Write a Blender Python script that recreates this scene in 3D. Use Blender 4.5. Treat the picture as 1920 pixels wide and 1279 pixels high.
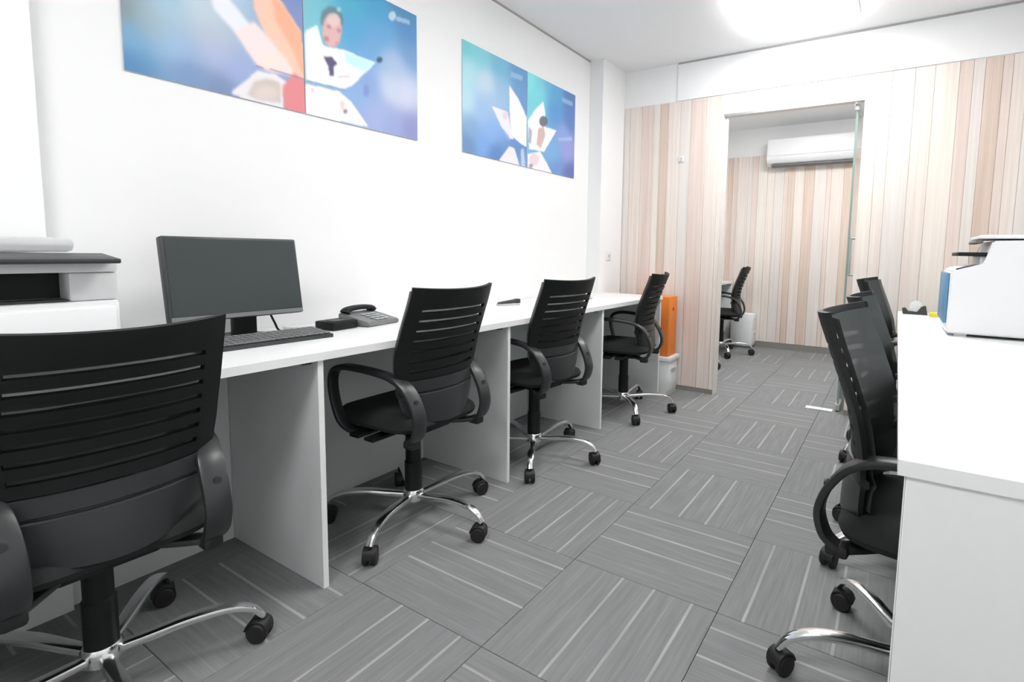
import bpy, bmesh, math, random
import numpy as np
from mathutils import Vector, Matrix
random.seed(7)
for o in list(bpy.data.objects): bpy.data.objects.remove(o, do_unlink=True)
SC = bpy.context.scene
COL = SC.collection
R = math.radians

# ------------------------------------------------------------------ camera
YAW, PITCH, ROLL, FPX = .565654, .0961030, .0162793, 996.177
F = Vector((-math.sin(YAW)*math.cos(PITCH), math.cos(YAW)*math.cos(PITCH), -math.sin(PITCH)))
RX = Vector((math.cos(YAW), math.sin(YAW), 0))
UP = RX.cross(F)
R2 = RX*math.cos(ROLL) + UP*math.sin(ROLL)
U2 = UP*math.cos(ROLL) - RX*math.sin(ROLL)
cam = bpy.data.cameras.new('camera'); camo = bpy.data.objects.new('camera', cam); COL.objects.link(camo)
M = Matrix((R2, U2, -F)).transposed().to_4x4(); M.translation = (0, 0, 1.078)
camo.matrix_world = M
cam.sensor_width = 36; cam.lens = FPX/1920*36
cam.shift_x = (960-1045.94)/1920; cam.shift_y = (567.83-639.5)/1920
cam.clip_start = .02
SC.camera = camo

# ------------------------------------------------------------------ world, exposure
w = bpy.data.worlds.new('world'); SC.world = w; w.use_nodes = True
w.node_tree.nodes['Background'].inputs[0].default_value = (.9, .95, 1, 1)
w.node_tree.nodes['Background'].inputs[1].default_value = .3
vs = SC.view_settings
vs.view_transform = 'Standard'; vs.look = 'None'; vs.gamma = 1; vs.use_curve_mapping = False
vs.exposure = 0.78
LAMP = 13.0

# ------------------------------------------------------------------ materials
def lin(c): return tuple(((x/255)/12.92 if x/255 <= .04045 else (((x/255)+.055)/1.055)**2.4) for x in c)
def new_mat(name):
    m = bpy.data.materials.new(name); m.use_nodes = True
    return m, m.node_tree.nodes, m.node_tree.links, m.node_tree.nodes['Principled BSDF']
def mat(name, col, rough=.5, metal=0., noise=.04, scale=60, bump=0., spec=.5):
    m, n, l, b = new_mat(name)
    b.inputs['Roughness'].default_value = rough; b.inputs['Metallic'].default_value = metal
    b.inputs['Specular IOR Level'].default_value = spec
    tc = n.new('ShaderNodeTexCoord'); nz = n.new('ShaderNodeTexNoise'); nz.inputs['Scale'].default_value = scale
    l.new(tc.outputs['Object'], nz.inputs['Vector'])
    mx = n.new('ShaderNodeMix'); mx.data_type = 'RGBA'
    mx.inputs['A'].default_value = (*[c*(1-noise) for c in col], 1); mx.inputs['B'].default_value = (*[min(1, c*(1+noise)) for c in col], 1)
    l.new(nz.outputs['Fac'], mx.inputs['Factor']); l.new(mx.outputs['Result'], b.inputs['Base Color'])
    if bump:
        bp = n.new('ShaderNodeBump'); bp.inputs['Strength'].default_value = bump; bp.inputs['Distance'].default_value = .002
        l.new(nz.outputs['Fac'], bp.inputs['Height']); l.new(bp.outputs['Normal'], b.inputs['Normal'])
    return m
WALL = mat('wall_paint', (.84, .845, .85), .85, noise=.01, scale=8)
CEIL = mat('ceiling_paint', (.87, .88, .885), .9, noise=.01, scale=8)
GAP = mat('shadow_gap_trim', (.38, .38, .38), .8)
LAM = mat('white_laminate', (.80, .81, .81), .38, noise=.01)
LAMG = mat('pale_grey_laminate', (.73, .75, .755), .5, noise=.01)
EDGE = mat('white_edge_band', (.84, .85, .84), .5, noise=.01)
PLAST = mat('black_plastic', (.008, .0092, .0092), .5, noise=.1, scale=200, bump=.05, spec=.25)
LUMB = mat('lumbar_plastic', (.026, .030, .031), .38, noise=.08, scale=150)
PLASTG = mat('black_gloss_plastic', (.022, .025, .026), .36, noise=.08, scale=120)
RUB = mat('black_rubber', (.01, .01, .01), .6)
FABR = mat('black_seat_fabric', (.012, .014, .014), .9, noise=.3, scale=600, bump=.3)
CHROME = mat('chrome', (.86, .87, .87), .16, 1.0, noise=.01)
STEEL = mat('brushed_steel', (.62, .63, .63), .35, 1.0)
WPLAST = mat('white_plastic', (.78, .79, .80), .4, noise=.01)
GPLAST = mat('grey_plastic', (.52, .54, .55), .45)
MGREY = mat('mid_grey_plastic', (.16, .165, .17), .5)
DGREY = mat('dark_grey_plastic', (.035, .038, .04), .45)
SCREEN = mat('dark_screen', (.027, .037, .037), .32, noise=.03, scale=5)
ORANGE = mat('orange_card', (.78, .22, .03), .6)
BLUE = mat('blue_plastic', (.10, .25, .42), .45)
YELL = mat('yellow_paper', (.75, .62, .06), .7)
SKIRT = mat('grey_skirting', (.22, .215, .20), .6)
def mesh_fabric():
    m, n, l, b = new_mat('black_mesh_fabric')
    b.inputs['Roughness'].default_value = .75; b.inputs['Base Color'].default_value = (.03, .034, .034, 1)
    tc = n.new('ShaderNodeTexCoord'); nz = n.new('ShaderNodeTexNoise'); nz.inputs['Scale'].default_value = 500
    l.new(tc.outputs['Object'], nz.inputs['Vector'])
    rp = n.new('ShaderNodeValToRGB'); rp.color_ramp.elements[0].color = (.034, .040, .041, 1); rp.color_ramp.elements[1].color = (.070, .079, .080, 1)
    l.new(nz.outputs['Fac'], rp.inputs['Fac']); l.new(rp.outputs['Color'], b.inputs['Base Color'])
    t = n.new('ShaderNodeBsdfTransparent'); mx = n.new('ShaderNodeMixShader'); mx.inputs[0].default_value = .12
    l.new(b.outputs[0], mx.inputs[1]); l.new(t.outputs[0], mx.inputs[2]); l.new(mx.outputs[0], n['Material Output'].inputs['Surface'])
    return m
MESHF = mesh_fabric()
def glass_mat():
    m, n, l, b = new_mat('clear_door_glass')
    b.inputs['Transmission Weight'].default_value = 1; b.inputs['Roughness'].default_value = .01
    b.inputs['IOR'].default_value = 1.45; b.inputs['Base Color'].default_value = (.90, .97, .94, 1)
    return m
GLASS = glass_mat()
GEDGE = mat('green_glass_edge', (.20, .30, .26), .3)
def emit(name, s):
    m, n, l, b = new_mat(name)
    b.inputs['Base Color'].default_value = (.9, .9, .9, 1)
    b.inputs['Emission Color'].default_value = (1, .99, .975, 1); b.inputs['Emission Strength'].default_value = s
    return m
DIFF = emit('led_diffuser', LAMP); DIFF2 = emit('led_diffuser_bright', LAMP*1.6); DIFF3 = emit('led_diffuser_medium', LAMP*1.3)  # the two stronger diffusers serve unseen panels added for fill light
def wood_mat(name, base, dark):
    m, n, l, b = new_mat(name)
    b.inputs['Roughness'].default_value = .5
    tc = n.new('ShaderNodeTexCoord'); mp = n.new('ShaderNodeMapping'); mp.inputs['Scale'].default_value = (60, 60, 1.3)
    oi = n.new('ShaderNodeObjectInfo'); ad = n.new('ShaderNodeVectorMath'); ad.operation = 'ADD'
    sc = n.new('ShaderNodeVectorMath'); sc.operation = 'SCALE'; sc.inputs['Scale'].default_value = 37
    l.new(oi.outputs['Random'], sc.inputs[0]); l.new(tc.outputs['Object'], ad.inputs[0]); l.new(sc.outputs[0], ad.inputs[1])
    l.new(ad.outputs[0], mp.inputs['Vector'])
    nz = n.new('ShaderNodeTexNoise'); nz.inputs['Scale'].default_value = 1; nz.inputs['Detail'].default_value = 5
    l.new(mp.outputs[0], nz.inputs['Vector'])
    rp = n.new('ShaderNodeValToRGB'); rp.color_ramp.elements[0].position = .3; rp.color_ramp.elements[1].position = .65
    rp.color_ramp.elements[0].color = (*dark, 1); rp.color_ramp.elements[1].color = (*base, 1)
    l.new(nz.outputs['Fac'], rp.inputs['Fac']); l.new(rp.outputs['Color'], b.inputs['Base Color'])
    return m
WOODS = [wood_mat('ash_cream_wood', lin((230, 221, 214)), lin((219, 206, 197))), wood_mat('pink_beige_wood', lin((225, 210, 202)), lin((212, 194, 185))),
         wood_mat('tan_wood', lin((217, 199, 186)), lin((202, 181, 166))), wood_mat('grey_ash_wood', lin((225, 219, 214)), lin((214, 206, 200))),
         wood_mat('pale_ash_wood', lin((232, 225, 217)), lin((222, 212, 202)))]
def carpet_mat():
    m, n, l, b = new_mat('grey_striped_carpet')
    b.inputs['Roughness'].default_value = .95; b.inputs['Specular IOR Level'].default_value = .1
    tc = n.new('ShaderNodeTexCoord'); sx = n.new('ShaderNodeSeparateXYZ'); l.new(tc.outputs['Object'], sx.inputs[0])
    oi = n.new('ShaderNodeObjectInfo')
    sc = n.new('ShaderNodeVectorMath'); sc.operation = 'SCALE'; sc.inputs['Scale'].default_value = 23
    l.new(oi.outputs['Random'], sc.inputs[0])
    ad = n.new('ShaderNodeVectorMath'); ad.operation = 'ADD'; l.new(tc.outputs['Object'], ad.inputs[0]); l.new(sc.outputs[0], ad.inputs[1])
    mp = n.new('ShaderNodeMapping'); mp.inputs['Scale'].default_value = (90, 5, 1); l.new(ad.outputs[0], mp.inputs['Vector'])
    st = n.new('ShaderNodeTexNoise'); st.inputs['Scale'].default_value = 1; st.inputs['Detail'].default_value = 3; l.new(mp.outputs[0], st.inputs['Vector'])
    r1 = n.new('ShaderNodeValToRGB'); r1.color_ramp.elements[0].position = .3; r1.color_ramp.elements[1].position = .7
    r1.color_ramp.elements[0].color = (.225, .229, .233, 1); r1.color_ramp.elements[1].color = (.272, .277, .281, 1)
    l.new(st.outputs['Fac'], r1.inputs['Fac'])
    fz = n.new('ShaderNodeTexNoise'); fz.inputs['Scale'].default_value = 420; l.new(tc.outputs['Object'], fz.inputs['Vector'])
    last = None
    for off, wd, amp in ((.19, .0042, 1), (.30, .0042, 1), (.425, .0042, .9), (.06, .002, .2), (.245, .0018, .15), (.365, .002, .2), (.125, .002, .15)):
        s = n.new('ShaderNodeMath'); s.operation = 'SUBTRACT'; l.new(sx.outputs['X'], s.inputs[0]); s.inputs[1].default_value = off-.25
        a = n.new('ShaderNodeMath'); a.operation = 'ABSOLUTE'; l.new(s.outputs[0], a.inputs[0])
        c = n.new('ShaderNodeMath'); c.operation = 'LESS_THAN'; l.new(a.outputs[0], c.inputs[0]); c.inputs[1].default_value = wd
        g = n.new('ShaderNodeMath'); g.operation = 'MULTIPLY'; l.new(c.outputs[0], g.inputs[0]); g.inputs[1].default_value = amp
        if last is None: last = g
        else:
            q = n.new('ShaderNodeMath'); q.operation = 'ADD'; l.new(last.outputs[0], q.inputs[0]); l.new(g.outputs[0], q.inputs[1]); last = q
    fm = n.new('ShaderNodeMath'); fm.operation = 'MULTIPLY'; l.new(last.outputs[0], fm.inputs[0]); l.new(st.outputs['Fac'], fm.inputs[1])
    f2 = n.new('ShaderNodeMath'); f2.operation = 'MULTIPLY'; f2.inputs[1].default_value = 1.6; f2.use_clamp = True; l.new(fm.outputs[0], f2.inputs[0])
    mx = n.new('ShaderNodeMix'); mx.data_type = 'RGBA'; l.new(f2.outputs[0], mx.inputs['Factor'])
    l.new(r1.outputs['Color'], mx.inputs['A']); mx.inputs['B'].default_value = (.455, .45, .44, 1)
    m2 = n.new('ShaderNodeMix'); m2.data_type = 'RGBA'; m2.blend_type = 'MULTIPLY'; m2.inputs['Factor'].default_value = .25
    l.new(mx.outputs['Result'], m2.inputs['A']); l.new(fz.outputs['Color'], m2.inputs['B'])
    hs = n.new('ShaderNodeMix'); hs.data_type = 'RGBA'; hs.blend_type = 'MULTIPLY'; hs.inputs['Factor'].default_value = 0
    l.new(fz.outputs['Fac'], hs.inputs['B']); l.new(m2.outputs['Result'], hs.inputs['A'])
    l.new(hs.outputs['Result'], b.inputs['Base Color'])
    bp = n.new('ShaderNodeBump'); bp.inputs['Strength'].default_value = .4; bp.inputs['Distance'].default_value = .003
    l.new(fz.outputs['Fac'], bp.inputs['Height']); l.new(bp.outputs['Normal'], b.inputs['Normal'])
    return m
CARPET = carpet_mat()
def print_mat():
    m, n, l, b = new_mat('poster_print')
    b.inputs['Roughness'].default_value = .45
    at = n.new('ShaderNodeVertexColor'); at.layer_name = 'print'
    l.new(at.outputs['Color'], b.inputs['Base Color'])
    return m
PRINT = print_mat()

# ------------------------------------------------------------------ mesh helpers
def tag(o, label=None, cat=None, group=None, kind=None):
    if label: o['label'] = label
    if cat: o['category'] = cat
    if group: o['group'] = group
    if kind: o['kind'] = kind
    return o
def obj(name, bm, m, parent=None, loc=None, rot=None, smooth=True):
    me = bpy.data.meshes.new(name)
    bmesh.ops.recalc_face_normals(bm, faces=bm.faces[:])
    bm.to_mesh(me); bm.free()
    if smooth:
        for p in me.polygons: p.use_smooth = True
        me.set_sharp_from_angle(angle=R(38))
    me.materials.append(m)
    o = bpy.data.objects.new(name, me); COL.objects.link(o)
    if parent: o.parent = parent
    if loc: o.location = loc
    if rot: o.rotation_euler = rot
    return o
def thing(name, label, cat, loc=(0, 0, 0), rz=0, group=None):
    o = bpy.data.objects.new(name, None); COL.objects.link(o); o.empty_display_size = .1
    o.location = loc; o.rotation_euler = (0, 0, rz)
    return tag(o, label, cat, group)
def box(bm, x0, x1, y0, y1, z0, z1, bev=0., seg=2, rot=None, piv=None):
    v = [bm.verts.new((x, y, z)) for x in (x0, x1) for y in (y0, y1) for z in (z0, z1)]
    f = [bm.faces.new([v[i] for i in q]) for q in ((0, 1, 3, 2), (4, 6, 7, 5), (0, 4, 5, 1), (2, 3, 7, 6), (0, 2, 6, 4), (1, 5, 7, 3))]
    if bev:
        es = list({e for q in f for e in q.edges})
        r = bmesh.ops.bevel(bm, geom=es, offset=bev, segments=seg, affect='EDGES', profile=.5)
        v = list({q for fc in r['faces'] for q in fc.verts} | {q for q in v if q.is_valid})
    if rot is not None: bmesh.ops.rotate(bm, verts=v, cent=piv or (0, 0, 0), matrix=rot)
    return bm
def bx(*a, **k):
    bm = bmesh.new(); return box(bm, *a, **k)
def spline(pts, n):
    pts = [Vector(p) for p in pts]; out = []
    for i in range(len(pts)-1):
        p0 = pts[max(i-1, 0)]; p1 = pts[i]; p2 = pts[i+1]; p3 = pts[min(i+2, len(pts)-1)]
        for k in range(n):
            t = k/n
            out.append(.5*((2*p1)+(p2-p0)*t+(2*p0-5*p1+4*p2-p3)*t*t+(3*p1-p0-3*p2+p3)*t**3))
    out.append(pts[-1]); return out
def sweep(bm, pts, section, side=Vector((0, 1, 0)), caps=True):
    """section(i, t) -> list of (a, b): a along 'side', b along the path normal"""
    rings = []; N = len(pts)
    for i, p in enumerate(pts):
        t = (pts[min(i+1, N-1)]-pts[max(i-1, 0)]).normalized()
        s = (side-t*side.dot(t)).normalized(); nn = t.cross(s)
        rings.append([bm.verts.new(p+s*a+nn*b) for a, b in section(i, i/(N-1))])
    K = len(rings[0])
    for i in range(N-1):
        for k in range(K):
            bm.faces.new((rings[i][k], rings[i][(k+1) % K], rings[i+1][(k+1) % K], rings[i+1][k]))
    if caps: bm.faces.new(rings[0][::-1]); bm.faces.new(rings[-1])
    return bm
def rrect(w, h, r=.35, n=3):
    r = min(w, h)*r; out = []
    for cx, cy, a0 in ((w/2-r, h/2-r, 0), (-w/2+r, h/2-r, 90), (-w/2+r, -h/2+r, 180), (w/2-r, -h/2+r, 270)):
        for k in range(n): a = R(a0+90*k/(n-1)); out.append((cx+r*math.cos(a), cy+r*math.sin(a)))
    return out
def circ(r, n=10): return [(r*math.cos(2*math.pi*k/n), r*math.sin(2*math.pi*k/n)) for k in range(n)]
def tube(bm, pts, r, n=8, side=Vector((0, .3, 1))): return sweep(bm, [Vector(p) for p in pts], lambda i, t: circ(r, n), side.normalized())
def lathe(bm, prof, n=20, axis='z', cen=(0, 0, 0)):
    rings = []
    for r, z in prof:
        ring = []
        for k in range(n):
            a = 2*math.pi*k/n; c, s = r*math.cos(a), r*math.sin(a)
            p = {'z': (c, s, z), 'x': (z, c, s), 'y': (c, z, s)}[axis]
            ring.append(bm.verts.new((p[0]+cen[0], p[1]+cen[1], p[2]+cen[2])))
        rings.append(ring)
    for i in range(len(rings)-1):
        for k in range(n): bm.faces.new((rings[i][k], rings[i][(k+1) % n], rings[i+1][(k+1) % n], rings[i+1][k]))
    bm.faces.new(rings[0][::-1]); bm.faces.new(rings[-1])
    return bm
def dup(root, loc, rz, label):
    r = root.copy(); COL.objects.link(r); r.location = loc; r.rotation_euler = (0, 0, rz); r['label'] = label
    for ch in list(root.children):
        c = ch.copy(); COL.objects.link(c); c.parent = r
        for g in list(ch.children):
            d = g.copy(); COL.objects.link(d); d.parent = c
    return r

# ------------------------------------------------------------------ room
XL, XR, YB, YI, YF, ZC = -2.06, .66, 4.03, 6.50, -1.60, 2.52
CARP_T = .008
fl = obj('floor', bx(XL-.1, XR+.1, YF-.1, YI+.1, -.12, -CARP_T), mat('floor_screed', (.3, .3, .3), .9)); tag(fl, kind='structure')
tile_me = None; T0X, T0Y = -.64, 1.29
for i in range(-3, 3):
    for j in range(-4, 11):
        cx, cy = T0X+.5*i, T0Y+.5*j
        x0, x1 = max(cx-.25, XL), min(cx+.25, XR); y1 = min(cy+.25, YI)
        if x1-x0 < .05 or y1-(cy-.25) < .05: continue
        full = (x1-x0 > .499 and y1-cy > .249)
        rot = 0 if (i+j) % 2 == 0 else 90
        if random.random() < .35 or (i, j) == (1, 1): rot += 180
        if (i, j) in ((0, 0), (-1, -1), (-1, 1), (-1, 0), (0, 1)): rot %= 180
        if full:
            if tile_me is None:
                o = obj('carpet_tile', bx(-.2493, .2493, -.2493, .2493, -CARP_T+.0005, 0, bev=.0012, seg=1), CARPET, fl); tile_me = o.data
            else:
                o = bpy.data.objects.new('carpet_tile', tile_me); COL.objects.link(o); o.parent = fl
            o.location = (cx, cy, 0); o.rotation_euler = (0, 0, R(rot))
        else:
            bm = bx(x0+.0007, x1-.0007, cy-.2493, y1-.0007, -CARP_T+.0005, 0, bev=.0012, seg=1)
            bmesh.ops.translate(bm, verts=bm.verts[:], vec=(-cx, -cy, 0)); bmesh.ops.rotate(bm, verts=bm.verts[:], cent=(0, 0, 0), matrix=Matrix.Rotation(-R(rot), 3, 'Z'))
            o = obj('carpet_tile', bm, CARPET, fl, (cx, cy, 0), (0, 0, R(rot)))
def struct(name, bm, m, parent=None):
    o = obj(name, bm, m, parent)
    if not parent: o['kind'] = 'structure'
    return o
struct('ceiling', bx(XL-.1, XR+.1, YF-.1, YI+.1, ZC, ZC+.1), CEIL)
bm = bx(XL-.1, XL, YF-.1, YI+.1, -.12, ZC)
box(bm, XL, -1.985, -.35, .487, 0, ZC); box(bm, XL, -1.945, 3.65, YB, 0, ZC)       # two piers on the left wall
struct('wall_left', bm, WALL)
struct('wall_right', bx(XR, XR+.1, YF-.1, YI+.1, -.12, ZC), WALL)
struct('wall_front', bx(XL, XR, YF-.1, YF, -.12, ZC), WALL)
# back wall with the doorway; wood strips clad both sides
JL, JR, DH, WZ = -1.137, -.243, 2.10, 2.237
bm = bx(XL, JL-.001, YB+.012, YB+.11, 0, ZC); box(bm, JR+.001, XR, YB+.012, YB+.11, 0, ZC); box(bm, JL-.001, JR+.001, YB+.012, YB+.11, DH, ZC)
box(bm, JL, JR, YB, YB+.0118, DH, ZC); box(bm, -1.945, JL-.0005, YB, YB+.0118, WZ, ZC); box(bm, JR+.0005, XR, YB, YB+.0118, WZ, ZC)
box(bm, -1.50, XR, YB-.008, YB-.0005, WZ+.004, ZC)
wb = struct('wall_back', bm, WALL)
wf = struct('wall_far', bx(XL, XR, YI, YI+.1, -.12, ZC), WALL)
SEQ = [3, 0, 1, 4, 2, 0, 3, 1, 0, 4, 1, 2, 3, 0]
def strips(parent, x0, x1, yface, z0, z1, seed, depth=.011, seq=None):
    rnd = random.Random(seed); x = x0; k = 0
    while x < x1-.004:
        wd = rnd.choice((.045, .055, .065, .08, .10, .12)); xe = x+wd
        if x1-xe < .03: xe = x1
        o = obj('wood_strip', bx(x+.0006, xe-.0006, yface, yface+depth, z0, z1, bev=.0012, seg=1), WOODS[(seq or SEQ)[k % len(seq or SEQ)]], parent)
        x = xe; k += 1
strips(wb, -1.944, JL, YB, .035, WZ, 3)
strips(wb, JR, XR, YB, .035, WZ, 12, seq=[4, 0, 3, 0, 4, 1, 3, 2, 1, 0, 3, 2, 0, 1])
obj('wood_strip', bx(JL+.0003, JL+.005, YB+.0005, YB+.11, .0, DH-.02), WOODS[3], wb)
strips(wf, XL, XR, YI-.012, .07, 2.205, 9, seq=[2, 3, 1, 0, 2, 1, 0, 3, 1, 4, 0, 3, 1, 2, 0])
for x0, x1, nm in ((-1.944, JL, 'baseboard_left'), (JR, XR, 'baseboard_right')):
    struct(nm, bx(x0, x1, YB, YB+.010, 0, .034), SKIRT)
struct('baseboard_far', bx(XL, XR, YI-.010, YI-.0005, 0, .069), SKIRT)
# grey strips coloured as the ceiling's shadow line, and head trim of the doorway
struct('trim_1', bx(XL, XL+.004, .5, 3.649, ZC-.012, ZC-.0005), GAP)
struct('trim_2', bx(-1.499, XR, YB-.013, YB-.0085, ZC-.012, ZC-.0005), GAP)
struct('trim_3', bx(JL, JR, YB-.004, YB+.06, DH-.018, DH-.0005), STEEL)

# glass door, opened inwards, on patch fittings
dr = thing('door_1', None, None, (-.285, 4.10, 0)); dr['kind'] = 'structure'
obj('glass_pane', bx(-.006, .006, .004, .85, .012, 2.06, bev=.001, seg=1), GLASS, dr)
obj('glass_edge', bx(-.0062, .0062, -.003, .0035, .012, 2.06), GEDGE, dr)
obj('patch_fitting', bx(-.015, .015, -.012, .16, 2.035, 2.078, bev=.003), STEEL, dr)
obj('patch_fitting', bx(-.015, .015, -.012, .16, .008, .055, bev=.003), STEEL, dr)
obj('floor_spring_plate', bx(-.20, -.03, -.03, .03, .0005, .004, bev=.001), mat('polished_plate', (.86, .87, .88), .45, noise=.01), dr)
bm = bmesh.new()
for s in (-1, 1):
    tube(bm, spline([(s*.007, .78, .93), (s*.045, .78, .93), (s*.05, .78, .95), (s*.05, .78, 1.20), (s*.045, .78, 1.22), (s*.007, .78, 1.22)], 4), .009, 8, Vector((0, 1, .1)))
obj('door_handle', bm, STEEL, dr)

# ceiling lights
def ceiling_light(x, y, label, m=None):      # surface-mounted opal panel: glows below and at its sides
    t = thing('ceiling_light', label, 'light', (x, y, ZC), group='square LED ceiling panels')
    obj('base_plate', bx(-.30, .30, -.30, .30, -.012, -.0005), WPLAST, t)
    obj('diffuser', bx(-.292, .292, -.292, .292, -.036, -.0125, bev=.006), m or DIFF, t)
ceiling_light(-.58, 3.43, 'square glowing LED panel in the ceiling in front of the doorway')
ceiling_light(-.58, 1.75, 'unseen square LED panel added above the middle of the aisle')  # out-of-view panel added to help light the aisle
ceiling_light(-.58, -.35, 'unseen square LED panel added above where the viewer stands', DIFF3)  # added out of view, stronger to lift the near end
ceiling_light(-.70, 5.10, 'unseen square LED panel added to light the far room', DIFF2)  # hidden behind the door head, added and boosted to brighten the far room

# ------------------------------------------------------------------ left bench desk
DT = .762
def bench(name, label, x_front, x_wall, y0, y1, panels, mod_x, loc=(0, 0, 0), rz=0, notch=(), pm=None):
    t = thing(name, label, 'desk', loc, rz)
    xa, xb = min(x_front, x_wall), max(x_front, x_wall)
    out = [(x_front, y1), (x_front, y0), (x_wall, y0)]      # outline, cut out around the wall piers
    for a, b, xn in notch: out += [(x_wall, a), (xn, a), (xn, b), (x_wall, b)]
    out = out if notch and out[-1][1] >= y1 else out+[(x_wall, y1)]
    if notch and out[-1][1] >= y1: out[-2] = (out[-2][0], y1); out.pop()
    bm = bmesh.new(); fa = bm.faces.new([bm.verts.new((x, y, DT-.025)) for x, y in out])
    ex = bmesh.ops.extrude_face_region(bm, geom=[fa]); bmesh.ops.translate(bm, verts=[v for v in ex['geom'] if isinstance(v, bmesh.types.BMVert)], vec=(0, 0, .025))
    obj('worktop', bm, LAM, t)
    s = 1 if x_front > x_wall else -1
    for y in panels:
        mx_ = max([xn+.002 for n0, n1, xn in notch if n0 < y+.02 and n1 > y]+[mod_x]) if s > 0 else mod_x
        p = obj('side_panel', bx(min(x_front-s*.012, mx_), max(x_front-s*.012, mx_), y, y+.018, 0, DT-.0255, bev=.001, seg=1), pm or LAMG, t)
        obj('edge_band', bx(min(x_front-s*.0115, x_front-s*.010), max(x_front-s*.0115, x_front-s*.010), y, y+.018, .001, DT-.026), EDGE, p)
        if s > 0:
            obj('bracket', bx(x_front-s*.05-.012, x_front-s*.05+.012, y-.03, y-.0005, DT-.040, DT-.026, bev=.003), DGREY, p)
    for a, b in zip([y0]+[q+.018 for q in panels], panels+[y1]):
        for n0, n1, xn in notch:
            if n0 < a < n1: a = n1
            if n0 < b < n1: b = n0
            if a < n0 and n1 < b: a = n1
        if b-a > .2: obj('modesty_panel', bx(mod_x-.008, mod_x+.008, a+.001, b-.001, .0, DT-.026), LAMG, t)
    return t
d = bench('bench_desk', 'long white bench desk with panel dividers along the left wall', -1.455, XL+.003, -1.3, 3.75, [-.93, .012, .952, 1.891, 2.808, 3.731], -2.02, notch=((-.352, .489, -1.983), (3.648, 3.76, -1.943)))
bench('bench_desk', 'white bench desk at the right with a pale grey end panel', .022, .62, .97, 3.70, [.975, 2.75, 3.68], .58, pm=LAM)

# ------------------------------------------------------------------ office chair (local: faces +X, origin on the floor under the column)
PROF = [(.940, -.283), (.89, -.263), (.84, -.244), (.78, -.222), (.717, -.200), (.64, -.187), (.57, -.188), (.50, -.198), (.45, -.200)]
HW = [(.940, .208), (.90, .209), (.80, .213), (.70, .214), (.64, .207), (.58, .195), (.52, .178), (.45, .152)]
def interp(tab, z):
    zs = [a for a, _ in tab][::-1]; vs_ = [b for _, b in tab][::-1]
    return float(np.interp(z, zs, vs_))
def smooth_prof(z): return sum(interp(PROF, z+d_) for d_ in (-.02, -.01, 0, .01, .02))/5
def back_pt(u, z, off=0):
    bul = .052+.012*max(0, (.64-z)/.19)
    x = smooth_prof(z)+bul*abs(u)**2.2
    if z < .616: x -= .006
    if abs(z-.568) < .004: x += .007
    zz = z+.010*u*u*max(0, (z-.88)/.06) - (.02*u*u*max(0, (.5-z)/.05)*-1)
    return Vector((x+off, u*interp(HW, z), zz))
SLOTS = [.866-.0362*k for k in range(7)]
def rear_shell(lower):
    bm = bmesh.new()
    zs = [.940, .934, .91, .885]
    for s in SLOTS: zs += [s+.0062, s-.0062]
    zs += [.630, .617, .613, .59, .574, .570, .566, .562, .55, .53, .50, .475, .455, .45]
    zs = [z for z in zs if (z < .6169) == lower]
    us = [-1, -.94, -.88, -.83]+[-.78+.13*k for k in range(13)]+[.83, .88, .94, 1]
    g = [[bm.verts.new(back_pt(u, z)) for u in us] for z in zs]
    for i in range(len(zs)-1):
        mid = (zs[i]+zs[i+1])/2; slot = any(abs(mid-s) < .003 for s in SLOTS)
        for k in range(len(us)-1):
            if slot and us[k] > -.79 and us[k+1] < .79: continue
            bm.faces.new((g[i][k], g[i+1][k], g[i+1][k+1], g[i][k+1]))
    bmesh.ops.recalc_face_normals(bm, faces=bm.faces[:])
    if sum(f.normal.x for f in bm.faces) > 0: bmesh.ops.reverse_faces(bm, faces=bm.faces[:])
    r = bmesh.ops.solidify(bm, geom=bm.faces[:], thickness=.012)
    return bm
def front_mesh():
    bm = bmesh.new(); zs = [.930-.02*k for k in range(23)]; us = [-.95+.1*k for k in range(20)]
    g = [[bm.verts.new(back_pt(u, z, .030)) for u in us] for z in zs]
    for i in range(len(zs)-1):
        for k in range(len(us)-1): bm.faces.new((g[i][k], g[i+1][k], g[i+1][k+1], g[i][k+1]))
    return bm
def seat_bm():
    bm = bmesh.new(); nx, ny = 14, 14
    def sh(u, v):   # superellipse outline
        a = math.atan2(v, u); m = max(abs(u), abs(v))
        k = (abs(math.cos(a))**5+abs(math.sin(a))**5)**(-1/5)
        return m*k*math.cos(a), m*k*math.sin(a), m
    def grid(top):
        g = []
        for i in range(nx+1):
            row = []
            for j in range(ny+1):
                u, v = -1+2*i/nx, -1+2*j/ny
                a, b, m = sh(u, v); s = 1-.02*(m**4)
                if top: z = .492-.014*(1-m*m) - .03*max(0, m-.82)/.18 - .02*max(0, (a-.6)/.4)
                else: z = .415+.015*m*m
                row.append(bm.verts.new((.035+a*.225*s, b*.212*s, z)))
            g.append(row)
        return g
    t, b = grid(True), grid(False)
    for g, fl_ in ((t, False), (b, True)):
        for i in range(nx):
            for j in range(ny):
                q = [g[i][j], g[i+1][j], g[i+1][j+1], g[i][j+1]]; bm.faces.new(q[::-1] if fl_ else q)
    per = [(i, 0) for i in range(nx)]+[(nx, j) for j in range(ny)]+[(i, ny) for i in range(nx, 0, -1)]+[(0, j) for j in range(ny, 0, -1)]
    mid = [bm.verts.new(Vector(((t[i][j].co.x-.035)*1.03+.035, t[i][j].co.y*1.03, .445))) for i, j in per]
    for k in range(len(per)):
        k2 = (k+1) % len(per); a, c = per[k], per[k2]
        bm.faces.new((t[a[0]][a[1]], t[c[0]][c[1]], mid[k2], mid[k])); bm.faces.new((mid[k], mid[k2], b[c[0]][c[1]], b[a[0]][a[1]]))
    return bm
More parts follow.
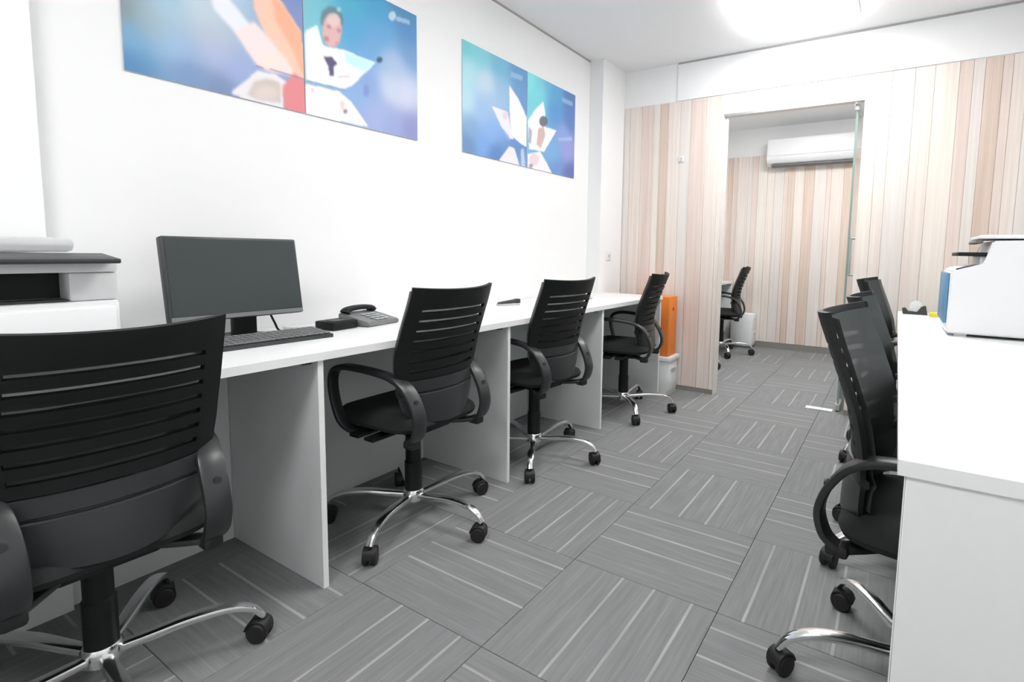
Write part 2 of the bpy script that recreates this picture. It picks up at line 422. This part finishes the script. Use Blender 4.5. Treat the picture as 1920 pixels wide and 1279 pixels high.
ARM = [(-.10, .10, .398), (-.15, .15, .398), (-.176, .172, .402), (-.206, .175, .425), (-.221, .176, .475), (-.211, .177, .525), (-.188, .180, .568), (-.160, .186, .602), (-.115, .198, .628), (-.04, .213, .643), (.04, .227, .650), (.11, .232, .647), (.158, .232, .624), (.170, .232, .57), (.152, .230, .49), (.125, .222, .432), (.09, .19, .402), (.05, .12, .398)]
def arm_bm(s):
    bm = bmesh.new(); pts = spline([(x, s*y, z) for x, y, z in ARM], 4)
    def sec(i, t):
        p = pts[i]; wd = .042+.018*min(1, max(0, (-.09-p.x)/.08))*min(1, max(0, (p.z-.40)/.03))
        return rrect(wd, .022 if p.z > .62 else .018, .4)
    return sweep(bm, pts, sec)
def leg_bm():
    bm = bmesh.new()
    pts = spline([(.02, 0, .100), (.09, 0, .110), (.18, 0, .122), (.26, 0, .120), (.312, 0, .100), (.338, 0, .070)], 5)
    return sweep(bm, pts, lambda i, t: rrect(.026+.010*math.sin(min(1, t*1.15)*math.pi), .024-.008*t, .4), Vector((0, 1, 0)))
def caster_bm():
    bm = bmesh.new()
    for s in (-1, 1): lathe(bm, [(.012, s*.006), (.025, s*.006), (.0285, s*.010), (.0285, s*.019), (.024, s*.024), (.010, s*.025)], 18, 'y', (.010, 0, .0285))
    bmesh.ops.recalc_face_normals(bm, faces=bm.faces[:])
    lathe(bm, [(.007, .03), (.007, .078)], 10, 'z')
    sweep(bm, spline([(-.016, 0, .03), (-.012, 0, .052), (.008, 0, .061), (.030, 0, .054), (.040, 0, .036)], 3), lambda i, t: rrect(.044, .006, .4))
    return bm
def make_chair(label):
    t = thing('office_chair', label, 'chair', group='black office chairs with slotted backs')
    obj('seat', seat_bm(), FABR, t)
    obj('backrest', rear_shell(False), PLAST, t)
    tag(obj('lumbar_shell', rear_shell(True), LUMB, t), 'glossier dark grey lower back shell')
    obj('back_mesh', front_mesh(), MESHF, t)
    for s in (-1, 1):
        a = obj('armrest', arm_bm(s), PLASTG, t)
        bm = bmesh.new(); lathe(bm, [(.009, 0), (.009, .006), (.005, .008)], 12, 'x', (-.213, s*.181, .552))
        bmesh.ops.rotate(bm, verts=bm.verts[:], cent=(-.205, s*.226, .555), matrix=Matrix.Rotation(R(0), 3, 'Y'))
        obj('bolt', bm, DGREY, a)
        obj('mount', bx(-.203, -.153, s*.172-.022, s*.172+.022, .380, .411, bev=.009), RUB, a)
    bm = bx(-.11, .12, -.10, .10, .380, .416, bev=.012); box(bm, -.05, .0, -.235, .235, .392, .406, bev=.004); box(bm, .03, .08, -.235, .235, .392, .406, bev=.004)
    m_ = obj('tilt_mechanism', bm, PLAST, t)
    obj('lever', tube(bmesh.new(), spline([(.03, -.09, .393), (.05, -.20, .388), (.055, -.27, .378)], 4), .006, 8), PLAST, m_)
    obj('gas_column', lathe(bmesh.new(), [(.034, .120), (.034, .24), (.030, .245), (.030, .375), (.034, .381)], 20), PLAST, t)
    obj('base_hub', lathe(bmesh.new(), [(.030, .075), (.040, .085), (.042, .118), (.036, .128)], 20), CHROME, t)
    for k in range(5):
        lg = obj('base_leg', leg_bm(), CHROME, t, rot=(0, 0, R(72*k))) if k == 0 else None
        if k == 0: c0 = obj('caster', caster_bm(), RUB, lg, (.336, 0, 0)); first = lg
        else:
            lg = first.copy(); COL.objects.link(lg); lg.parent = t; c = c0.copy(); COL.objects.link(c); c.parent = lg
    return t
def set_base(t, phase_world):
    k = 0; rnd = random.Random(t.name)
    for ch in t.children:
        if ch.name.startswith('base_leg'):
            ch.rotation_euler = (0, 0, R(phase_world+72*k)-t.rotation_euler.z); k += 1
            for g in ch.children: g.rotation_euler = (0, 0, rnd.uniform(-1.2, 1.2)+math.pi)
chairs = [   # position, facing, base turn, gas-lift drop, label
    ((-1.575, 1.425), 181, 4, 0, 'black slotted-back office chair at left desk, in the bay right of the monitor'),
    ((-1.550, .425), 178, 65, -.03, 'nearest black slotted-back office chair, cut by the left picture edge before the white printer'),
    ((-1.555, 2.235), 175, 14, 0, 'third black slotted-back office chair along the left desk, counting away from the viewer'),
    ((-1.53, 3.265), 190, 22, 0, 'last black office chair along the left desk, beside the orange box'),
    ((.122, 1.51), -6.5, 200, 0, 'nearest black mesh office chair on the right, in front of the other two'),
    ((.135, 2.19), -2, 216, -.005, 'middle one of the three black office chairs at the right desk'),
    ((.105, 3.28), -7, 216, .015, 'farthest black office chair at the right desk, its rounded top nearest the glass door'),
    ((-1.58, 5.82), 188, 12, 0, 'small distant black office chair inside the far room seen through the doorway'),
    ((-1.69, 4.96), 178, 0, 0, 'black office chair hidden behind the wood partition with only a wheel showing'),
]
proto = None
for loc, rz, ph, dz, lab in chairs:
    loc = (loc[0], loc[1], 0)
    if proto is None:
        proto = make_chair(lab); c = proto; c.location = loc; c.rotation_euler = (0, 0, R(rz))
    else: c = dup(proto, loc, R(rz), lab)
    set_base(c, ph)
    for ch in c.children:
        if not ch.name.startswith(('base_', 'gas_')): ch.location.z = dz

# ------------------------------------------------------------------ posters (flat prints, painted on a fine grid of the print's own face)
Rn, C0 = np.array([R2, U2, F]), np.array([0, 0, 1.078])
PZ0, PZ1 = 1.617, 2.211
def uv_of(px, py, y0, y1):     # where a point of the photographed print lies on the print itself
    dx = Rn.T @ np.array([(px-1045.94)/FPX, -(py-567.83)/FPX, 1.]); t = (XL-C0[0])/dx[0]; p = C0+t*dx
    return ((p[1]-y0)/(y1-y0), (p[2]-PZ0)/(PZ1-PZ0))
NP = 150
gu, gv = np.meshgrid((np.arange(NP)+.5)/NP, (np.arange(NP)+.5)/NP)     # [v,u]
def inside(poly):
    c = np.zeros(gu.shape, bool); n = len(poly)
    for i in range(n):
        (x1, y1), (x2, y2) = poly[i], poly[(i+1) % n]
        cond = ((y1 > gv) != (y2 > gv)); xi = (x2-x1)*(gv-y1)/((y2-y1) or 1e-9)+x1
        c ^= cond & (gu < xi)
    return c.astype(float)
def blur(a, k):
    for _ in range(k):
        p = np.pad(a, 1, mode='edge'); a = (p[1:-1, 1:-1]*2+p[:-2, 1:-1]+p[2:, 1:-1]+p[1:-1, :-2]+p[1:-1, 2:])/6
    return a
class Print:
    def __init__(s, y0, y1, pts):       # pts: ((px,py), rgb) soft colour field
        s.y0, s.y1 = y0, y1; num = 0; den = 0
        for (px, py), c in pts:
            u, v = uv_of(px, py, y0, y1); w_ = 1/((gu-u)**2+(gv-v)**2+.012)**2.2
            num = num+w_[..., None]*np.array(c, float); den = den+w_
        s.a = num/den[..., None]
    def poly(s, pts, c, k=2, al=1.):
        m = blur(inside([uv_of(x, y, s.y0, s.y1) for x, y in pts]), k)[..., None]*al
        s.a = s.a*(1-m)+np.array(c, float)*m
    def dot(s, px, py, r, c, k=2, al=1., ry=None):
        s.poly([(px+r*math.cos(a*.3927), py+(ry or r)*math.sin(a*.3927)) for a in range(16)], c, k, al)
    def line(s, x0, y0, x1, y1, w_, c, al=1.): s.poly([(x0, y0-w_), (x1, y1-w_), (x1, y1+w_), (x0, y0+w_)], c, 1, al)
def A(x, y): return (200+x/3.2, y/3.2)
def B(x, y): return (560+x/4.567, y/4.567)
def Cc(x, y): return (840+x/4.263, 60+y/4.263)
def ps(f, *q): return [f(*p) for p in q]
def build_poster(name, pr, label):
    yc = (pr.y0+pr.y1)/2; t = thing(name, label, 'poster', (XL, yc, PZ0))
    hw_, h = (pr.y1-pr.y0)/2-.001, PZ1-PZ0
    obj('board', bx(.0005, .006, -hw_, hw_, 0, h), mat('poster_board', (.55, .6, .65), .6), t)
    me = bpy.data.meshes.new('print'); n1 = NP+1
    ys = np.linspace(-hw_, hw_, n1); zs = np.linspace(0, h, n1)
    Y, Z = np.meshgrid(ys, zs); co = np.stack([np.full(Y.shape, .0066), Y, Z], -1).reshape(-1, 3)
    i = np.arange(NP); a = (i[:, None]*n1+i[None, :]).ravel()
    me.from_pydata(co.tolist(), [], np.stack([a, a+1, a+1+n1, a+n1], -1).tolist())
    ca = me.color_attributes.new('print', 'FLOAT_COLOR', 'CORNER')
    c = np.clip(pr.a/255, 0, 1); c = np.where(c <= .04045, c/12.92, ((c+.055)/1.055)**2.4)*.93
    c = np.concatenate([c, np.ones((NP, NP, 1))], -1).reshape(-1, 4)
    ca.data.foreach_set('color', np.repeat(c, 4, 0).astype(np.float32).ravel())
    me.materials.append(PRINT); o = bpy.data.objects.new('print', me); COL.objects.link(o); o.parent = t
    return t
p = Print(.712, 1.310, [(A(90, 30), (122, 140, 140)), (A(250, 100), (160, 180, 190)), (A(120, 230), (112, 170, 212)), (A(130, 390), (70, 130, 180)), (A(330, 60), (165, 200, 220)),
    (A(560, 60), (190, 208, 220)), (A(400, 260), (150, 185, 222)), (A(620, 220), (178, 190, 205)), (A(640, 330), (172, 182, 220)), (A(500, 450), (112, 145, 190)), (A(680, 520), (110, 132, 175)), (A(780, 420), (150, 168, 215)),
    (A(1100, 60), (120, 140, 195)), (A(1150, -100), (90, 150, 205)), (A(300, -150), (120, 190, 215)), (A(700, -200), (170, 205, 225)), (A(600, -400), (90, 165, 210))])
p.poly(ps(A, (600, -60), (720, -20), (860, 160), (880, 300), (760, 190), (640, 60)), (238, 240, 248), 6, .9)
p.poly(ps(A, (860, -120), (1000, -60), (1160, 190), (1185, 480), (1110, 470), (1060, 380), (950, 220), (880, 60)), (255, 200, 176), 5)
p.poly(ps(A, (980, -40), (1040, 20), (1160, 200), (1185, 480), (1110, 300), (1010, 130)), (255, 172, 134), 8, .8)
p.poly(ps(A, (760, 190), (880, 130), (960, 220), (1120, 430), (1100, 455), (900, 400), (830, 300)), (250, 224, 224), 6)
p.poly(ps(A, (735, 560), (900, 425), (1010, 450), (1085, 500), (1060, 560), (1060, 655), (850, 605)), (232, 230, 236), 2)
p.poly(ps(A, (840, 570), (880, 490), (960, 470), (1040, 500), (1040, 620), (900, 600)), (208, 196, 188), 4)
p.poly(ps(A, (1050, 520), (1120, 440), (1186, 490), (1186, 680), (1060, 650)), (228, 134, 140), 5)
p.dot(*A(1000, 380), 26, (255, 226, 214), 14, .7, 20); p.dot(*A(950, 560), 22, (226, 214, 206), 10, .6, 14)
p.line(*A(890, 395), *A(1186, 478), .9, (150, 110, 135), .8)
build_poster('wall_poster', p, 'blue poster with a peach and orange light ray, leftmost on the wall')
p = Print(1.312, 1.908, [(B(60, 40), (128, 196, 212)), (B(160, 60), (110, 200, 215)), (B(420, 60), (72, 178, 210)), (B(650, 80), (70, 165, 210)), (B(900, 80), (84, 140, 185)), (B(450, 250), (78, 165, 215)), (B(700, 280), (98, 165, 218)), (B(950, 300), (80, 140, 200)),
    (B(600, 400), (105, 165, 218)), (B(950, 450), (110, 155, 205)), (B(800, 560), (170, 190, 222)), (B(780, 760), (202, 212, 232)), (B(900, 800), (205, 210, 235)), (B(520, 780), (135, 175, 222)), (B(650, 950), (160, 175, 222)), (B(800, 1050), (150, 165, 215)), (B(960, 1100), (138, 142, 195)), (B(580, 720), (130, 160, 215)), (B(300, -300), (90, 190, 215))])
p.poly(ps(B, (45, 265), (150, 215), (200, 390), (380, 430), (650, 540), (450, 735), (380, 765), (50, 690)), (243, 249, 251), 2)
p.poly(ps(B, (385, 445), (640, 540), (560, 620), (400, 540)), (190, 244, 246), 5, .8)
p.line(*B(115, 420), *B(125, 640), 2.0, (205, 220, 222), .8)
p.poly(ps(B, (172, 185), (190, 95), (250, 50), (310, 70), (360, 110), (375, 190), (355, 230), (190, 230)), (98, 128, 142), 4, .9)
p.dot(*B(335, 85), 4, (205, 235, 238), 4, .8, 5)
p.dot(*B(277, 265), 18.5, (228, 182, 180), 4, 1., 32)
p.dot(*B(290, 175), 13, (238, 208, 206), 4, .85); p.dot(*B(250, 230), 4, (170, 110, 130), 3, .7); p.dot(*B(335, 265), 4, (180, 120, 140), 3, .7); p.dot(*B(230, 335), 5, (165, 100, 110), 4, .7); p.dot(*B(320, 375), 4, (215, 140, 150), 3, .7)
p.poly(ps(B, (190, 400), (240, 440), (330, 430), (345, 620), (250, 660)), (250, 246, 250), 2)
p.poly(ps(B, (205, 488), (275, 490), (320, 545), (290, 570), (290, 650), (258, 650), (245, 570)), (82, 74, 112), 2)
p.line(*B(330, 660), *B(430, 655), 2.5, (248, 205, 205), .7)
p.poly(ps(B, (50, 715), (340, 785), (440, 870), (590, 1090), (50, 980)), (243, 244, 247), 2)
p.line(*B(50, 690), *B(390, 775), 1.2, (140, 165, 172), .9)
p.dot(*B(110, 775), 4, (240, 190, 205), 3, .7); p.dot(*B(365, 900), 4, (245, 200, 208), 3, .8, 9); p.dot(*B(390, 955), 4, (120, 100, 110), 2, .8); p.dot(*B(570, 780), 6, (120, 140, 205), 4, .7, 12)
p.dot(*B(685, 515), 5.5, (40, 75, 110), 2, .9)
p.dot(*B(795, 140), 7, (205, 228, 240), 2, .9, 9); p.poly(ps(B, (825, 140), (945, 178), (945, 215), (825, 180)), (170, 205, 232), 2, .85)
build_poster('wall_poster', p, 'blue poster of a smiling man in white coat and tie')
def cc(*q): return ps(Cc, *q)
p = Print(2.232, 2.829, [(Cc(120, 100), (110, 205, 212)), (Cc(250, 160), (125, 208, 222)), (Cc(400, 260), (110, 185, 218)), (Cc(560, 330), (95, 155, 205)), (Cc(150, 320), (170, 220, 232)), (Cc(300, 420), (195, 216, 234)), (Cc(430, 480), (150, 190, 225)), (Cc(580, 520), (105, 155, 210)),
    (Cc(150, 560), (178, 218, 232)), (Cc(260, 640), (150, 188, 230)), (Cc(330, 560), (160, 190, 228)), (Cc(180, 760), (125, 165, 210)), (Cc(330, 800), (130, 175, 232)), (Cc(150, 900), (100, 140, 190)), (Cc(280, 900), (115, 165, 228)), (Cc(370, 990), (85, 130, 190)), (Cc(560, 960), (95, 140, 200)), (Cc(600, 1060), (130, 170, 220))])
p.poly(cc((483, 425), (560, 540), (640, 720), (645, 935), (575, 895), (500, 830), (488, 700)), (249, 247, 251), 2)
p.poly(cc((340, 588), (470, 640), (500, 790), (520, 860), (485, 850), (420, 760)), (238, 234, 246), 2); p.dot(*Cc(450, 670), 5, (228, 205, 220), 4, .7, 8); p.poly(cc((430, 770), (480, 830), (490, 880), (450, 830)), (150, 180, 232), 3, .8)
p.poly(cc((395, 1035), (480, 915), (525, 930), (565, 1065)), (238, 232, 242), 2); p.poly(cc((575, 940), (600, 930), (610, 1080), (580, 1075)), (200, 215, 235), 3, .8)
p.poly(cc((495, 318), (590, 352), (590, 392), (495, 362)), (150, 190, 228), 3, .9)
build_poster('wall_poster', p, 'blue poster with a tall white star spike, third from the left')
p = Print(2.831, 3.428, [(Cc(660, 370), (140, 232, 235)), (Cc(700, 480), (122, 224, 232)), (Cc(720, 420), (125, 215, 232)), (Cc(850, 480), (95, 170, 220)), (Cc(980, 560), (95, 130, 190)), (Cc(690, 600), (125, 210, 225)), (Cc(850, 640), (90, 155, 215)), (Cc(970, 700), (95, 130, 200)), (Cc(920, 830), (140, 165, 222)), (Cc(950, 960), (155, 160, 220)),
    (Cc(830, 960), (120, 175, 222)), (Cc(850, 1090), (110, 150, 210)), (Cc(970, 1130), (98, 112, 180)), (Cc(800, 400), (110, 190, 225))])
p.poly(cc((630, 710), (690, 620), (755, 555), (770, 640), (775, 760), (862, 790), (760, 960), (640, 935)), (248, 248, 251), 2)
p.dot(*Cc(757, 715), 8, (105, 108, 122), 2, .95, 10); p.poly(cc((715, 770), (760, 760), (770, 830), (735, 930), (700, 900)), (214, 184, 180), 3); p.poly(cc((640, 760), (665, 790), (655, 900), (635, 880)), (165, 150, 160), 3, .7)
p.poly(cc((630, 975), (730, 955), (790, 1060), (830, 1140), (630, 1085)), (246, 242, 247), 2); p.dot(*Cc(680, 1020), 9, (235, 205, 215), 4, .8, 12); p.dot(*Cc(655, 1070), 4, (140, 130, 145), 3, .7)
p.poly(cc((905, 520), (990, 560), (990, 598), (905, 560)), (150, 185, 225), 3, .9); p.poly(cc((870, 850), (985, 840), (985, 870), (880, 870)), (185, 205, 235), 4, .7)
build_poster('wall_poster', p, 'blue poster of a dark-haired figure in white, rightmost on the wall')

# ------------------------------------------------------------------ things on the left desk
# white multifunction printer at the left edge (local: front faces +X)
t = thing('printer', 'big white multifunction printer at the left picture edge', 'printer', (-1.62, .20, DT))
bm = bx(-.355, 0, -.32, .325, .012, .180, bev=.008)
box(bm, -.34, -.29, -.3, -.25, 0, .013); box(bm, -.06, -.01, -.3, -.25, 0, .013); box(bm, -.34, -.29, .25, .3, 0, .013); box(bm, -.06, -.01, .25, .3, 0, .013)
obj('body', bm, WPLAST, t)
obj('paper_drawer', bx(.0005, .010, -.31, .315, .03, .165, bev=.004), WPLAST, t)
bm = bx(-.355, -.065, -.32, .325, .1805, .248, bev=.004); box(bm, -.0645, -.006, .232, .325, .1805, .248, bev=.006)
obj('output_housing', bm, WPLAST, t)
obj('output_recess', bx(-.060, -.008, -.318, .230, .1808, .186), DGREY, t)
obj('output_slot', bx(-.0642, -.060, -.315, .229, .187, .2475), PLAST, t)
obj('exit_roller', tube(bmesh.new(), [(-.05, -.30, .228), (-.05, .10, .228)], .008, 10), GPLAST, t)
obj('scanner_bed', bx(-.355, 0, -.32, .325, .2485, .282, bev=.006), WPLAST, t)
obj('control_panel', bx(-.06, .055, .01, .315, .2825, .294, bev=.003, rot=Matrix.Rotation(R(6), 3, 'Y'), piv=(-.06, 0, .288)), DGREY, t)
obj('document_feeder', bx(-.35, -.08, -.31, .27, .2955, .330, bev=.014), GPLAST, t)
# monitor
t = thing('monitor', 'black flat monitor with a dark screen on the left desk', 'monitor', (-1.84, .918, DT))
tl = Matrix.Rotation(R(-9), 3, 'Y'); pv = (0, 0, .215)
obj('stand_base', lathe(bmesh.new(), [(.01, .0005), (.085, .0005), (.088, .004), (.06, .009), (.02, .012)], 28, 'z', (-.105, .055, 0)), PLASTG, t)
obj('stand_neck', bx(-.068, -.040, .000, .078, .008, .20, bev=.005), PLAST, t)
obj('casing', bx(-.028, .004, -.212, .212, .080, .346, bev=.006, rot=tl, piv=pv), DGREY, t)
obj('screen', bx(.0045, .0058, -.203, .203, .098, .338, rot=tl, piv=pv), SCREEN, t)
obj('bezel_strip', bx(.0045, .0064, -.208, .208, .083, .0965, rot=tl, piv=pv), MGREY, t)
# keyboard
t = thing('keyboard', 'dark grey keyboard lying in front of the monitor', 'keyboard', (-1.75, .945, DT), R(-1))
bm = bmesh.new()
v = [bm.verts.new(q) for q in [(.068, -.21, 0), (.068, .21, 0), (-.068, .21, 0), (-.068, -.21, 0), (.068, -.21, .012), (.068, .21, .012), (-.068, .21, .024), (-.068, -.21, .024)]]
for q in ((3, 2, 1, 0), (4, 5, 6, 7), (0, 1, 5, 4), (1, 2, 6, 5), (2, 3, 7, 6), (3, 0, 4, 7)): bm.faces.new([v[i] for i in q])
obj('case', bm, DGREY, t)
bm0 = None
for r_ in range(5):
    x = .050-.0245*r_; z = .012+(.068-x)*(.012/.136)
    for k in range(19):
        if r_ == 0 and 3 < k < 9: continue
        y = -.194+.0216*k; me0 = bm0
        if bm0 is None: kk = obj('key', bx(-.0098, .0098, -.0092, .0092, 0, .005, bev=.0015, seg=1), MGREY, t, (x, y, z+.0005)); bm0 = kk.data
        else:
            kk = bpy.data.objects.new('key', bm0); COL.objects.link(kk); kk.parent = t; kk.location = (x, y, z+.0005)
obj('key', bx(-.0098, .0098, -.054, .054, 0, .005, bev=.0015, seg=1), MGREY, t, (.05, -.194+.0216*6, .0141))
# cables between monitor and telephone
tag(obj('cable', tube(bmesh.new(), spline([(-1.90, 1.05, .845), (-1.92, 1.08, .80), (-1.92, 1.10, .768), (-1.90, 1.15, .767), (-1.87, 1.19, .767), (-1.85, 1.215, .767)], 6), .004, 7), PLAST), 'thin black cable curling behind the keyboard', 'cable')
tag(obj('cable', tube(bmesh.new(), spline([(-2.02, 1.34, .766), (-1.97, 1.33, .766), (-1.94, 1.27, .766), (-1.95, 1.20, .766), (-1.98, 1.16, .766), (-2.02, 1.17, .766)], 6), .003, 7), WPLAST), 'white cable loop lying beyond the keyboard', 'cable')
# black calculator-like terminal and the desk telephone
t = thing('card_terminal', 'small black terminal between the keyboard and the telephone', 'terminal', (-1.845, 1.285, DT), R(8))
obj('body', bx(-.05, .05, -.062, .062, 0, .034, bev=.006), PLAST, t); obj('keypad', bx(.0, .042, -.05, .05, .0345, .037, bev=.001), DGREY, t)
t = thing('telephone', 'grey desk telephone with a black handset on the left desk', 'telephone', (-1.86, 1.455, DT), R(10))
bm = bmesh.new()
v = [bm.verts.new(q) for q in [(.075, -.095, 0), (.075, .095, 0), (-.085, .095, 0), (-.085, -.095, 0), (.075, -.095, .018), (.075, .095, .018), (-.085, .095, .050), (-.085, -.095, .050)]]
for q in ((3, 2, 1, 0), (4, 5, 6, 7), (0, 1, 5, 4), (1, 2, 6, 5), (2, 3, 7, 6), (3, 0, 4, 7)): bm.faces.new([v[i] for i in q])
bmesh.ops.bevel(bm, geom=bm.edges[:], offset=.005, segments=2, affect='EDGES')
obj('base', bm, mat('telephone_grey', (.20, .205, .21), .5), t)
for r_ in range(4):
    for k in range(3): obj('button', bx(-.008, .008, -.010, .010, 0, .004, bev=.001, seg=1), GPLAST, t, (.052-.024*r_, -.02+.028*k, .0245+.0047*r_))
obj('handset', sweep(bmesh.new(), spline([(-.062, -.078, .050), (-.062, -.068, .060), (-.062, -.03, .066), (-.062, .03, .066), (-.062, .068, .060), (-.062, .078, .050)], 4), lambda i, q: rrect(.046-.012*math.sin(q*math.pi), .026-.006*math.sin(q*math.pi), .4), Vector((1, 0, 0))), PLAST, t)
# stapler on the next bay
t = thing('stapler', 'dark grey stapler between the second and third left chairs', 'stapler', (-1.90, 2.45, DT), R(-20))
obj('base', bx(-.017, .017, -.07, .075, 0, .010, bev=.003), GPLAST, t)
obj('arm', bx(-.014, .014, -.068, .075, .016, .036, bev=.007, rot=Matrix.Rotation(R(7), 3, 'X'), piv=(0, .07, .02)), DGREY, t)
obj('hinge', bx(-.016, .016, .05, .078, .0101, .035, bev=.004), DGREY, t)
tag(obj('paper_cup', lathe(bmesh.new(), [(.024, 0), (.034, .075), (.036, .078), (.033, .077), (.023, .004)], 18, 'z', (-1.90, 2.99, DT)), WPLAST), 'small white cup behind the third left chair', 'cup')
tag(obj('computer_mouse', bx(-1.77, -1.71, 3.10, 3.135, DT+.0003, DT+.028, bev=.012, seg=3), GPLAST), 'pale grey computer mouse near the far end of the left desk', 'mouse')
# wall socket on the pier
t = thing('wall_socket', 'small white socket on the left wall pier above the far desk end', 'socket', (-1.945, 3.80, 1.05))
obj('plate', bx(.0003, .008, -.035, .035, -.035, .035, bev=.003), WPLAST, t); obj('outlet', bx(.0081, .010, -.014, .014, -.012, .012), GPLAST, t)
t = thing('wall_switch', 'tiny pale switch on the wood partition left of the doorway', 'switch', (-1.452, YB, 1.80))
obj('plate', bx(-.022, .022, -.008, -.0003, -.022, .022, bev=.003), WPLAST, t); obj('rocker', bx(-.010, .010, -.011, -.0081, -.014, .014), GPLAST, t)

# white cabinet with the orange box in the gap at the end of the desk
t = thing('low_cabinet', 'low white cabinet squeezed between desk end and wood partition', 'cabinet', (-1.60, 3.885, 0))
obj('body', bx(-.20, .185, -.105, .105, .0, .262, bev=.003), WPLAST, t); obj('top', bx(-.205, .205, -.112, .112, .2625, .295, bev=.004), LAM, t)
dd = obj('drawer', bx(.1855, .192, -.095, .095, .03, .24, bev=.002), WPLAST, t); obj('handle', bx(.1925, .204, -.04, .04, .19, .20, bev=.002), STEEL, dd)
t = thing('storage_box', 'bright orange upright box on the low white cabinet', 'box', (-1.60, 3.885, .2955))
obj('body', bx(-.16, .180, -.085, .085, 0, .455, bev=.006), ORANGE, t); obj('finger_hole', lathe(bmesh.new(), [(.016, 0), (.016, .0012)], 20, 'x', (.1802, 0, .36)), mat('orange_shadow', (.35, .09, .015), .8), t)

# ------------------------------------------------------------------ things on the right desk
t = thing('printer', 'white printer with a dark control panel on the right desk', 'printer', (.185, 2.66, DT))
bm = bmesh.new()
prof = [(0, .012), (0, .262), (.012, .274), (.105, .290), (.125, .385), (.43, .392), (.43, .012)]
fr = [bm.verts.new((x, 0, z)) for x, z in prof]; bk = [bm.verts.new((x, .37, z)) for x, z in prof]
bm.faces.new(fr[::-1]); bm.faces.new(bk)
for i in range(len(prof)): j = (i+1) % len(prof); bm.faces.new((fr[i], fr[j], bk[j], bk[i]))
bmesh.ops.bevel(bm, geom=bm.edges[:], offset=.006, segments=2, affect='EDGES')
for a in ((.03, .07), (.36, .40)):
    for b in ((.02, .06), (.31, .35)): box(bm, *a, *b, 0, .013)
obj('body', bm, WPLAST, t)
obj('front_cover', bx(-.012, -.0005, .015, .355, .05, .255, bev=.004), BLUE, t)
obj('control_panel', bx(.022, .122, .03, .34, .325, .340, bev=.003), PLAST, t)
obj('panel_bracket', bx(.095, .118, .05, .32, .292, .3245, bev=.002), WPLAST, t)
obj('scanner_lid', bx(.085, .43, .005, .365, .3935, .408, bev=.005), WPLAST, t)
obj('lid_grip', bx(.075, .10, .05, .3, .376, .388, bev=.003), MGREY, t)
t = thing('tape_dispenser', 'dark tape dispenser beyond the white printer on the right desk', 'tape dispenser', (.10, 3.56, DT))
bm = bmesh.new(); pr_ = [(-.055, 0), (-.06, .03), (-.045, .035), (-.03, .016), (.01, .014), (.03, .045), (.05, .05), (.06, 0)]
a = [bm.verts.new((x, -.025, z)) for x, z in pr_]; b = [bm.verts.new((x, .025, z)) for x, z in pr_]
bm.faces.new(a[::-1]); bm.faces.new(b)
for i in range(len(pr_)): j = (i+1) % len(pr_); bm.faces.new((a[i], a[j], b[j], b[i]))
obj('body', bm, DGREY, t); obj('tape_roll', lathe(bmesh.new(), [(.012, -.012), (.030, -.012), (.030, .012), (.012, .012)], 20, 'y', (.005, 0, .045)), WPLAST, t)
tag(obj('sticky_note_pad', bx(.165, .235, 3.44, 3.51, DT+.0003, DT+.022, bev=.001, seg=1), YELL), 'yellow sticky note pad beside the tape dispenser', 'note pad')

# ------------------------------------------------------------------ far room
t = thing('air_conditioner', 'white split air conditioner on the far wall beyond the doorway', 'air conditioner', (-.81, YI-.0125, 2.06))
bm = bmesh.new(); prof = [(0, .01), (-.10, 0), (-.17, .035), (-.20, .09), (-.20, .27), (-.185, .285), (0, .29)]
a = [bm.verts.new((-.48, y, z)) for y, z in prof]; b = [bm.verts.new((.48, y, z)) for y, z in prof]
bm.faces.new(a); bm.faces.new(b[::-1])
for i in range(len(prof)): j = (i+1) % len(prof); bm.faces.new((a[i], b[i], b[j], a[j]))
obj('casing', bm, WPLAST, t)
obj('air_flap', bx(-.43, .43, -.18, -.165, .015, .085, bev=.004, rot=Matrix.Rotation(R(32), 3, 'X'), piv=(0, -.18, .06)), GPLAST, t)
obj('air_slot', bx(-.44, .44, -.15, -.085, -.0045, .0035, rot=Matrix.Rotation(R(-14), 3, 'X'), piv=(0, -.12, 0)), MGREY, t)
obj('front_panel', bx(-.47, .47, -.208, -.2005, .10, .275, bev=.004), WPLAST, t)
bench('bench_desk', 'white desk inside the far room behind the wood partition', -1.63, XL+.003, 4.25, 6.45, [4.26, 5.45, 6.42], -2.02)
t = thing('monitor', 'dark monitor edge on the far room desk', 'monitor', (-1.74, 5.98, DT))
obj('stand', lathe(bmesh.new(), [(.07, .0005), (.07, .008), (.015, .012), (.015, .12)], 20), PLASTG, t); obj('casing', bx(-.012, .012, -.22, .22, .10, .17, bev=.003), DGREY, t)
t = thing('pedestal', 'white drawer pedestal by the far wall behind the distant chair', 'cabinet', (-1.47, 6.37, 0))
obj('body', bx(-.12, .12, -.10, .10, .03, .40, bev=.004), WPLAST, t)
for k in range(2): dd = obj('drawer', bx(.1205, .126, -.095, .095, .05+.17*k, .21+.17*k, bev=.002), WPLAST, t); obj('handle', bx(.1265, .135, -.04, .04, .17+.17*k, .178+.17*k, bev=.002), STEEL, dd)
obj('plinth', bx(-.11, .11, -.09, .09, 0, .0295), MGREY, t)
